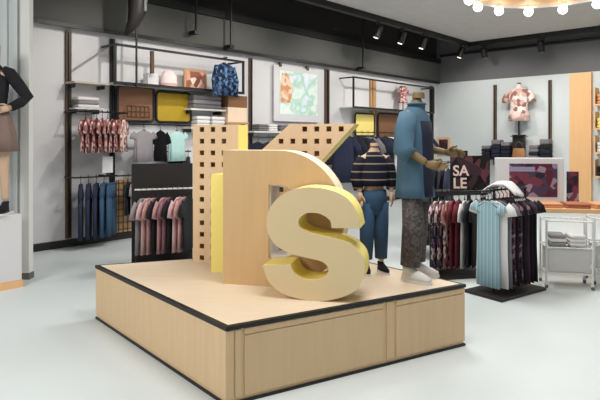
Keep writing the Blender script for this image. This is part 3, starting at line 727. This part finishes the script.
# adult-size headless figure in a denim shirt (faces the right of the picture)
def big():
    x, y = .93, 4.43
    r = thing('mannequin', 'headless mannequin in a long denim shirt and grey checked trousers on the platform', 'mannequin', (x, y, ZP), math.radians(58))
    # local: faces -Y, right arm at -x
    V = [(0, 0, .78), (0, .0, .95), (0, .01, 1.15), (0, .01, 1.29), (0, -.005, 1.37), (0, -.02, 1.47),
         (-.09, 0, .75), (-.10, -.02, .42), (-.105, .01, .09), (.09, 0, .75), (.10, .02, .42), (.105, .04, .09),
         (-.15, .01, 1.30), (-.20, .02, 1.06), (-.18, -.16, .94), (.15, .01, 1.30), (.20, .0, 1.05), (.17, -.20, 1.02)]
    E = [(0, 1), (1, 2), (2, 3), (3, 4), (4, 5), (0, 6), (6, 7), (7, 8), (0, 9), (9, 10), (10, 11), (3, 12), (12, 13), (13, 14), (3, 15), (15, 16), (16, 17)]
    Rr = [(.13, .10), (.12, .09), (.14, .10), (.12, .085), (.055, .055), (.05, .05), .085, .055, .038, .085, .055, .038, .055, .04, .028, .055, .04, .028]
    skin_body('body', V, E, Rr, m_skind, r)
    h = MB(); hand(h, (-.18, -.17, .935), (.0, -.9, -.15), (.6, 0, .8)); h.build('hand', m_skind, r, smooth=True)
    h = MB(); hand(h, (.17, -.21, 1.02), (-.1, -.95, .0), (-.6, 0, .8)); h.build('hand', m_skind, r, smooth=True)
    MB().cyl((0, -.024, 1.455), (0, -.026, 1.50), .05, .046, 20).build('neck_cap', m_skind, r)
    b = MB(); b.ell([(0, 0, .665, .19, .15, .05), (0, 0, .75, .185, .14, .04), (0, 0, .95, .175, .135, .025), (0, .005, 1.15, .175, .13, .015), (0, .01, 1.28, .17, .12), (0, .01, 1.345, .14, .09), (0, .0, 1.385, .075, .068), (0, -.005, 1.40, .068, .064)], 40, k=7)
    sh = b.build('denim_shirt', c_denimshirt, r, smooth=True)
    MB().ell([(0, -.005, 1.375, .078, .072), (0, -.01, 1.42, .074, .07), (0, -.01, 1.405, .085, .08)], 24).build('collar', c_denimshirt, sh, smooth=True)
    pk_ = MB()
    pk_.rings([[Vector((xx, -yy - th, zz)) for xx, yy, th in ((-.115, ry * .76, .002), (-.06, ry * .95, .004), (0, ry * 1.02, .006), (.06, ry * .95, .004), (.115, ry * .76, .002), (.11, ry * .7, -.004), (0, ry * .9, -.004), (-.11, ry * .7, -.004))] for zz, ry in ((.672, .15), (.75, .14), (.95, .136), (1.15, .128), (1.27, .112))])
    pk_.build('front_shade_panel', c_dnavy, sh, smooth=True)  # navy panel puts the shade on the shirt front into colour
    for sx, pts in ((-1, [(-.13, .01, 1.315), (-.19, .015, 1.19), (-.215, .02, 1.04), (-.21, -.04, 1.0)]), (1, [(.13, .01, 1.315), (.19, .01, 1.19), (.215, .0, 1.04), (.205, -.06, 1.015)])):
        MB().tube(pts, [.075, .082, .08, .07], 16).build('sleeve', c_denimshirt, r, smooth=True)
    t = MB()
    t.ell([(0, 0, .86, .15, .12), (0, 0, .76, .165, .125), (0, 0, .68, .155, .115), (0, 0, .63, .11, .09)], 28)
    t.tube([(-.085, 0, .74), (-.10, -.02, .45), (-.105, .005, .13)], [.08, .088, .078], 18)
    t.tube([(.085, 0, .74), (.10, .02, .45), (.105, .035, .13)], [.08, .088, .078], 18)
    t.build('trousers', c_check, r, smooth=True)
    shoe(r, -.105, .0, -.15, c_white, m_whitem, 1.0); shoe(r, .105, .03, .15, c_white, m_whitem, 1.0)
    return r
big()
def child():
    x, y = .625, 4.655
    r = thing('mannequin', 'headless child mannequin in a striped shirt and blue jeans on the platform', 'mannequin', (x, y, ZP), math.radians(12))
    V = [(0, 0, .64), (0, 0, .73), (0, 0, .86), (0, 0, .95), (0, 0, 1.02), (0, -.01, 1.08),
         (-.06, 0, .62), (-.065, -.01, .34), (-.07, 0, .08), (.06, 0, .62), (.065, .0, .34), (.07, .01, .08),
         (-.10, 0, .955), (-.145, .01, .82), (-.14, -.05, .68), (.10, 0, .955), (.145, .01, .82), (.14, -.05, .68)]
    E = [(0, 1), (1, 2), (2, 3), (3, 4), (4, 5), (0, 6), (6, 7), (7, 8), (0, 9), (9, 10), (10, 11), (3, 12), (12, 13), (13, 14), (3, 15), (15, 16), (16, 17)]
    Rr = [(.085, .065), (.08, .06), (.09, .065), (.08, .055), (.04, .04), (.036, .036), .055, .038, .028, .055, .038, .028, .04, .028, .02, .04, .028, .02]
    skin_body('body', V, E, Rr, m_skin, r)
    for sx in (-1, 1):
        h = MB(); hand(h, (sx * .14, -.055, .67), (0, -.25, -1), (-sx * .5, -.8, 0), .72); h.build('hand', m_skin, r, smooth=True)
    MB().cyl((0, -.01, 1.07), (0, -.01, 1.095), .037, .034, 18).build('neck_cap', m_skin, r)
    strp = pattern('navy_stripes', [((26, 26, 40), 0), ((140, 130, 116), .74), ((26, 26, 40), .90)], 15, kind='stripe')
    b = MB(); b.ell([(0, 0, .735, .13, .10, .03), (0, 0, .78, .13, .095, .02), (0, 0, .85, .13, .09), (0, 0, .94, .127, .08), (0, 0, .99, .09, .06), (0, 0, 1.02, .052, .05)], 32, k=6)
    b.build('striped_shirt', strp, r, smooth=True)
    for sx in (-1, 1): MB().tube([(sx * .09, 0, .965), (sx * .138, .005, .88), (sx * .155, .01, .80), (sx * .145, -.03, .71)], [.052, .056, .052, .042], 14).build('sleeve', strp, r, smooth=True)
    t = MB(); t.ell([(0, 0, .70, .105, .085), (0, 0, .62, .115, .09), (0, 0, .56, .105, .085), (0, 0, .49, .07, .06)], 24)
    t.tube([(-.058, 0, .59), (-.064, -.01, .34), (-.068, 0, .12)], [.072, .062, .052], 16); t.tube([(.058, 0, .59), (.064, 0, .34), (.068, .01, .12)], [.072, .062, .052], 16)
    t.build('jeans', c_blue, r, smooth=True)
    shoe(r, -.07, 0, -.15, c_black, m_whitem, .7); shoe(r, .07, .01, .15, c_black, m_whitem, .7)
child()

# ------------------------------------------------------------------ left foreground : pedestal, mannequin, screen
pc = Vector((-3.03, 5.99, 0))
pw, pd, ph_ = .95, .40, .795
c = pc - T1 * pw / 2 - N1 * pd / 2
r = thing('pedestal', 'white pedestal with a pale wooden base at the left edge', 'pedestal', c, R1)
MB().box((0, 0, .08 + (ph_ - .08) / 2), (pw, pd, ph_ - .08)).build('pedestal_body', m_white, r, bevel=.004)
MB().box((0, 0, .04), (pw + .02, pd + .02, .08)).build('wooden_base', m_pillar, r)
def left_mannequin():
    cx, cy = -3.30, 5.93; z0 = ph_
    r = thing('mannequin', 'mannequin in a black long-sleeved top with hand on hip on the white pedestal', 'mannequin', (cx, cy, z0), .15)
    q = 1.085
    V = [(0, 0, 1.02), (0, 0, 1.16), (0, .01, 1.34), (0, .01, 1.50), (0, 0, 1.60), (0, -.01, 1.68), (0, -.01, 1.80), (0, -.015, 1.90),
         (-.09, 0, .98), (-.09, 0, .56), (-.085, .02, .14), (.09, 0, .98), (.10, 0, .56), (.105, .02, .14),
         (-.155, .01, 1.52), (-.21, .03, 1.25), (-.22, -.02, 1.0), (.155, .01, 1.52), (.315, .05, 1.275), (.19, -.09, 1.15)]
    E = [(0, 1), (1, 2), (2, 3), (3, 4), (4, 5), (5, 6), (6, 7), (0, 8), (8, 9), (9, 10), (0, 11), (11, 12), (12, 13), (3, 14), (14, 15), (15, 16), (3, 17), (17, 18), (18, 19)]
    Rr = [(.14, .1), (.105, .085), (.125, .09), (.115, .08), (.055, .055), (.06, .065), (.08, .095), (.055, .065), .085, .055, .038, .085, .055, .038, .05, .038, .027, .05, .04, .027]
    skin_body('body', V, E, Rr, m_skin, r)
    h = MB(); hand(h, (.19, -.09, 1.15), (-.8, -.35, -.25), (-.2, .3, .9)); h.build('hand', m_skin, r, smooth=True)
    h = MB(); hand(h, (-.22, -.02, 1.0), (0, -.15, -1), (.5, -.8, 0)); h.build('hand', m_skin, r, smooth=True)
    MB().ell([(0, 0, 1.08, .145, .11, .02), (0, 0, 1.2, .13, .105), (0, .01, 1.36, .145, .115), (0, .01, 1.48, .15, .1), (0, .01, 1.56, .11, .075), (0, 0, 1.62, .06, .058)], 30).build('black_top', c_black, r, smooth=True)
    MB().tube([(.09, .01, 1.55), (.155, .012, 1.525), (.235, .03, 1.41), (.325, .05, 1.275), (.27, -.01, 1.21), (.20, -.08, 1.155)], [.06, .07, .068, .063, .055, .046], 16).build('sleeve', c_black, r, smooth=True)
    MB().tube([(-.12, .01, 1.535), (-.2, .025, 1.38), (-.22, .03, 1.25), (-.225, -.01, 1.03)], [.06, .062, .056, .044], 16).build('sleeve', c_black, r, smooth=True)
    MB().ell([(0, 0, 1.15, .13, .105), (0, 0, 1.03, .18, .14, .03), (0, 0, .85, .215, .16, .06), (0, 0, .68, .235, .18, .08)], 40, k=9).build('skirt', c_taupe, r, smooth=True)
    for x in (-.085, .105): shoe(r, x, .02, 0, c_black, m_black, .95, .022)
    MB().box((0, .0, .011), (.30, .30, .022)).build('stand_plate', m_whitem, r)
left_mannequin()
scr = thing('display_screen', 'tall ribbed white display screen behind the mannequin at the left edge', 'screen', (-3.16, 6.36, 0))
MB().box((0, 0, 2.06), (.105, .10, 3.98)).build('post', m_whitem, scr, bevel=.006)
MB().box((0, 0, .035), (.115, .12, .07)).build('post_foot', m_grey, scr)
b = MB(); b.box((-.65, .02, 2.05), (1.2, .03, 4.0))
for k in range(10): b.box((-.12 - k * .12, -.01, 2.05), (.05, .04, 4.0))
b.build('ribbed_panel', m_wallr, scr)

# ------------------------------------------------------------------ racks
def rack(label, loc, rz, L, W, Ht, garments, lab_fn, kind, key, name, cat, grp, panel=False, white_bar=False, off=0.0, rot=PI / 2, inset_posts=False, narrow_first=False, **kw):
    r = thing('clothes_rack', label, 'clothes rack', loc, rz)
    MB().box((0, 0, .015), (L + .06, W, .03)).build('base_plate', m_blackm, r, bevel=.004)
    for x in ((-L / 2, L / 2) if not inset_posts else (-L / 2 + .167, L / 2)):
        MB().box((x, 0, (Ht + .03) / 2), (.018, .018, Ht - .03)).build('post', m_black, r)
    MB().tube([(-L / 2 - .02, 0, Ht), (L / 2 + .02, 0, Ht)], .011, 12).build('hang_rail', m_whitem if white_bar else m_black, r)
    if panel:
        MB().box((0, W / 2 - .02, (panel + .03) / 2), (L + .06, .03, panel - .03)).build('back_panel', m_blackm, r)
    n = len(garments); Mx = Matrix.Translation(loc) @ Matrix.Rotation(rz, 4, 'Z')
    for i, m in enumerate(garments):
        x = -L / 2 + .07 + off + i * (L - .14 - off) / max(1, n - 1)
        p = Mx @ Vector((x, 0, Ht))
        kk = dict(kw, hw=.13, sl=.03) if (narrow_first and i == 0) else kw
        garment(kind, key + ('_narrow' if kk is not kw else ''), name, m, lab_fn(i), (p.x, p.y, p.z), rz + rot + .03 * math.sin(7 * i), cat, grp, **kk)
    return r
# low rack of dusty pink clothes in front of the left wall
pk = [c_greyT, c_pinkl, c_pink, c_black, c_pink, c_mauve, c_black, c_pinkl, c_pink, c_black]
pn = ['grey', 'pale pink', 'dusty pink', 'black', 'dusty pink', 'mauve', 'black', 'pale pink', 'dusty pink', 'black']
p0 = at(166, 200, 6.75)
rack('low black rack of dusty pink clothes behind the platform', (p0.x, 6.75, 0), math.radians(22), .70, .62, 1.0, pk, lambda i: f'{pn[i]} long top, {ORD[i]} from the left on the low rack' if i else 'leftmost grey long top on the low rack',
     'top', 'low', 'hanging_blouse', cat='top', grp='long tops on the low rack', panel=1.30, white_bar=True, rot=1.0, ln=.66, hw=.17, sl=.14, th=.014, rip=.04)
# front right rack: pale blue end garment facing the camera, darker ones behind
e1 = Vector((.82, .572, 0)); re = math.atan2(.572, .82)
fc = at(503, 302, floor_d(302)); fl = at(466, 292, floor_d(292))
mid = (Vector((fc.x, fc.y, 0)) + Vector((fl.x, fl.y, 0))) / 2 + e1 * .36
gm = [c_pblue, c_white, c_grey, fl_plum, c_black, fl_plum, c_black, c_plum, c_black, c_black]
gn = ['pale blue striped', 'white', 'ash grey', 'plum floral', 'black', 'plum floral', 'black', 'plum', 'black', 'black']
rack('black clothes rack right of the platform with the pale blue dress in front', (mid.x, mid.y, 0), re, .72, .46, 1.08, gm, lambda i: f'{gn[i]} dress, {ORD[i]} from the front of the right rack' if i else 'pale blue striped dress facing out at the front of the right rack',
     'top', 'long', 'hanging_dress', cat='dress', grp='dresses on the front right rack', ln=.88, hw=.18, sl=.06, th=.014, rip=.04, inset_posts=True, narrow_first=True)
# cloth draped over the rack end
q = mid + e1 * -.05
r = thing('draped_scarf', 'white scarf draped over the top of the front right rack', 'scarf', (q.x, q.y, 1.12), re)
b = MB(); secs = []
for k in range(13):
    t = k / 12 * 2 - 1; yy = .20 * t; zz = .015 - .16 * max(0, abs(t) - .25) ** 1.3
    secs.append([Vector((x, yy + .01 * math.sin(9 * x), zz + .012 * math.sin(24 * x + 3 * t) + th)) for x, th in ((-.09, 0), (-.05, 0), (0, 0), (.05, 0), (.09, 0), (.09, .022), (.05, .022), (0, .022), (-.05, .022), (-.09, .022))])
b.rings(secs).build('scarf_cloth', c_white, r, smooth=True)
for e in (-1, 1):
    b = MB()
    for k in range(7): b.cyl((-.08 + k * .027, e * .2, -.12), (-.08 + k * .027, e * .212, -.14), .004, n=6)
    b.build('fringe', c_white, r)
# second rack to the left and behind it
m2 = Vector((1.86, 6.55, 0))
g2 = [fl_dark, fl_dark, fl_peach, c_red, c_red, c_white, c_dnavy, c_black]
n2 = ['white-on-navy floral', 'white-on-navy floral', 'peach blotched', 'wine red', 'wine red', 'white', 'midnight', 'black']
rack('black clothes rack of floral tops behind the right corner of the platform', (m2.x, m2.y, 0), math.radians(12), .66, .45, .985, g2, lambda i: f'{n2[i]} top, {ORD[i]} from the left on the rack behind the platform corner' if i else 'leftmost white-on-navy floral top on the rack behind the platform corner',
     'top', 'rack', 'hanging_blouse', cat='top', grp='tops on the rack behind the platform corner', rot=.85, ln=.78, hw=.19, sl=.14, th=.015, rip=.04)
# navy rack behind the mannequin's arm
m3 = at(448, 170, 8.6)
g3 = [c_navy, c_dnavy, c_blue, c_black, c_dnavy, c_navy]
n3 = ['navy', 'midnight', 'washed blue', 'black', 'midnight', 'navy']
rack('black rack of navy clothes behind the denim shirt mannequin', (m3.x - .25, 8.6, 0), math.radians(15), .7, .45, 1.25, g3, lambda i: f'{n3[i]} long top, {ORD[i]} from the left on the navy rack' if i else 'leftmost navy long top on the navy rack',
     'top', 'tall', 'hanging_coat', cat='top', grp='clothes on the navy rack', rot=.9)
# black table with the sale sign
tp = Vector((2.02, 7.62, 0)); tr = math.radians(12)
tb = thing('display_table', 'black display table carrying the dark sale sign', 'table', tp, tr)
MB().box((0, 0, .875), (1.0, .5, .04)).build('table_top', m_blackm, tb, bevel=.004)
for x in (-.46, .46):
    for y in (-.21, .21): MB().box((x, y, .44), (.035, .035, .88)).build('leg', m_black, tb)
MB().box((0, 0, .3), (.92, .42, .03)).build('lower_shelf', m_blackm, tb)
Mt = Matrix.Translation(tp) @ Matrix.Rotation(tr, 4, 'Z')
sg = Mt @ Vector((.30, -.16, .895))
ss = thing('sale_sign', 'dark sale sign with pale capital letters standing on the black table', 'sign', sg, tr - .1)
MB().box((-.02, 0, .245), (.56, .02, .49)).build('board', pr_dark, ss)
MB().box((0, .06, .01), (.3, .16, .02)).build('sign_foot', m_black, ss); MB().box((-.16, -.004, .52), (.2, .02, .08)).build('header_tab', m_black, ss)
m_let = mat('pale_lettering', (226, 200, 192), .6, var=.03)
def text(body, size, loc, par, name):
    cu = bpy.data.curves.new(name, 'FONT'); cu.body = body; cu.size = size; cu.extrude = .003; cu.offset = size * .02; cu.align_x = 'LEFT'
    o = bpy.data.objects.new(name, cu); C.objects.link(o); bpy.context.view_layer.update()
    me = bpy.data.meshes.new_from_object(o.evaluated_get(bpy.context.evaluated_depsgraph_get())); bpy.data.objects.remove(o)
    me.transform(Matrix.Translation(loc) @ Matrix.Rotation(PI / 2, 4, 'X')); me.materials.clear(); me.materials.append(m_let)
    o = bpy.data.objects.new(name, me); C.objects.link(o); o.parent = par; return o
text('SA', .20, (-.27, -.014, .22), ss, 'lettering'); text('LE', .20, (-.27, -.014, .05), ss, 'lettering')
# low table with orange knits, white box with print
tq = at(572, 207, 6.7); tq.z = 0; ta = math.radians(-8)
lt = thing('display_table', 'pale wooden table of apricot knitwear at the right', 'table', (tq.x + .28, 6.78, 0), ta)
MB().box((-.16, 0, .765), (1.87, .75, .05)).build('table_top', m_pillar, lt, bevel=.006)
for x in (-1.05, .73):
    for y in (-.33, .33): MB().box((x, y, .37), (.04, .04, .74)).build('leg', m_whitem, lt)
Ml = Matrix.Translation(lt.location) @ Matrix.Rotation(ta, 4, 'Z')
for i, (x, y, m, cn) in enumerate([(-.56, -.17, c_orange, 'apricot'), (-.25, -.18, c_rust, 'rust'), (.06, -.17, c_orange, 'apricot'), (.37, -.18, c_rust, 'rust'), (.65, -.17, c_orange, 'apricot')]):
    p = Ml @ Vector((x, y, .79))
    folded('folded_sweater', m, f'{cn} folded sweater, {ORD[i]} from the left on the pale table' if i else 'leftmost apricot folded sweater on the pale table', p, ta + .05 * math.sin(4 * i), (.27, .30, .055), 'folded clothes', 'sweaters on the pale table', 2)
p = Ml @ Vector((-.69, .2, .79))
bx_ = thing('light_box', 'white display box with a dark magazine print on the pale table', 'display box', p, ta)
MB().box((0, 0, .29), (.80, .2, .58)).build('box_body', m_white, bx_, bevel=.006)
MB().box((.03, -.104, .30), (.58, .008, .42)).build('print', pr_mag, bx_)
MB().box((-.1, -.109, .44), (.30, .004, .06)).build('print_strip', mat('lilac_ink', (146, 140, 170), .6), bx_)
p = Ml @ Vector((-.16, .18, .79))
st = thing('brochure', 'slim upright maroon brochure beside the white display box', 'brochure', p, ta - .2)
MB().box((0, 0, .21), (.14, .012, .40)).build('sheet', pr_mag, st); MB().box((0, .03, .006), (.12, .09, .012)).build('sheet_foot', m_whitem, st)
# white wire trolley in front of the table
wt = at(560, 281, 6.12); wa = math.radians(-12)
tw = thing('wire_trolley', 'white wire trolley with folded clothes in front of the pale table', 'trolley', (wt.x + .03, 6.05, 0), wa)
hw_, hd_, hz_ = .23, .15, .735
for x in (-hw_, hw_):
    for y in (-hd_, hd_):
        MB().cyl((x, y, .05), (x, y, hz_), .011).build('post', m_whitem, tw)
        cst = MB().cyl((x, y, .03), (x, y, .055), .02).build('caster', m_whitem, tw); MB().cyl((x - .012, y, .024), (x + .012, y, .024), .024, n=16).build('wheel', m_grey, cst)
for z in (.16, .44, hz_ - .01):
    b = MB()
    for k in range(9): b.cyl((-hw_ + k * hw_ / 4, -hd_, z), (-hw_ + k * hw_ / 4, hd_, z), .004, n=6)
    for y in (-hd_, hd_): b.cyl((-hw_, y, z), (hw_, y, z), .008, n=8)
    for x in (-hw_, hw_): b.cyl((x, -hd_, z), (x, hd_, z), .008, n=8)
    b.build('wire_shelf', m_whitem, tw)
MB().box((0, 0, .30), (hw_ * 2 - .03, hd_ * 2 - .03, .25)).build('bin', mat('grey_plastic', (196, 194, 190), .5), tw, bevel=.01)
Mw = Matrix.Translation(tw.location) @ Matrix.Rotation(wa, 4, 'Z')
for i, (x, m, cn) in enumerate([(-.10, c_greyT, 'grey'), (.10, c_white, 'white')]):
    p = Mw @ Vector((x, 0, .445)); folded('folded_stack', [m, c_white], f'{cn} folded stack inside the white wire trolley', p, wa, (.17, .22, .13), 'folded clothes', None, 3)
# second trolley bay at far right
tw2 = dup(tw, (tw.location.x + .60, 6.2, 0), wa, 'white wire trolley at the right edge, partly cut by the frame')

# ------------------------------------------------------------------ light
W = bpy.data.worlds.new('mall'); bpy.context.scene.world = W; W.use_nodes = True
bg = W.node_tree.nodes['Background']; bg.inputs[0].default_value = (.93, .97, 1.0, 1); bg.inputs[1].default_value = .62
def area(name, loc, size, power, col=(1, .985, .965), tgt=None, sy=None):
    l = bpy.data.lights.new(name, 'AREA'); l.size = size; l.energy = power; l.color = col
    if sy: l.shape = 'RECTANGLE'; l.size_y = sy
    o = bpy.data.objects.new(name, l); C.objects.link(o); o.location = loc
    if tgt is not None: o.rotation_euler = (Vector(tgt) - Vector(loc)).to_track_quat('-Z', 'Y').to_euler()
    return o
def spotl(name, loc, tgt, power, ang=60, blend=.7, col=(1, .95, .88), r=.06):
    l = bpy.data.lights.new(name, 'SPOT'); l.energy = power; l.spot_size = math.radians(ang); l.spot_blend = blend; l.color = col; l.shadow_soft_size = r
    o = bpy.data.objects.new(name, l); C.objects.link(o); o.location = loc
    o.rotation_euler = (Vector(tgt) - Vector(loc)).to_track_quat('-Z', 'Y').to_euler(); return o
area('ceiling_lamp_front', (.6, 3.2, 4.2), 1.6, 105)
area('ceiling_lamp_mid', (1.0, 6.6, 4.2), 1.4, 120)
area('ceiling_lamp_right', (5.0, 8.2, 4.2), 1.4, 120)
area('ceiling_lamp_back', (4.6, 11.8, 4.2), 1.2, 95)
area('left_fill_light', (-4.2, 1.2, 4.2), 1.8, 190, tgt=(-2.2, 3.2, 0))  # added unseen mall-side light, brightens the left face of the platform
for i, (s, tz) in enumerate(((1.2, 1.6), (3.6, 2.0), (6.2, 2.0), (9.0, 1.9))):
    v = Vector(WP(s, 2.3, 3.95)); spotl('wall_washer', v, WP(s, .0, tz), 130, 95)
for i, s in enumerate((1.8, 4.2)):
    v = Vector(RP(s, 2.2, 3.95)); spotl('wall_washer', v, RP(s, 0, 1.8), 120, 95)

# ------------------------------------------------------------------ camera
cam = bpy.data.cameras.new('camera'); co = bpy.data.objects.new('camera', cam); C.objects.link(co)
cam.sensor_width = 36; cam.lens = 36 * F / 600; cam.shift_y = -60 / 600
co.location = (0, 0, H); co.rotation_euler = (PI / 2, 0, 0); cam.clip_start = .05
sc_ = bpy.context.scene; sc_.camera = co
sc_.view_settings.view_transform = 'Standard'; sc_.view_settings.look = 'None'; sc_.view_settings.gamma = 1; sc_.view_settings.exposure = .0
sc_.view_settings.use_curve_mapping = False
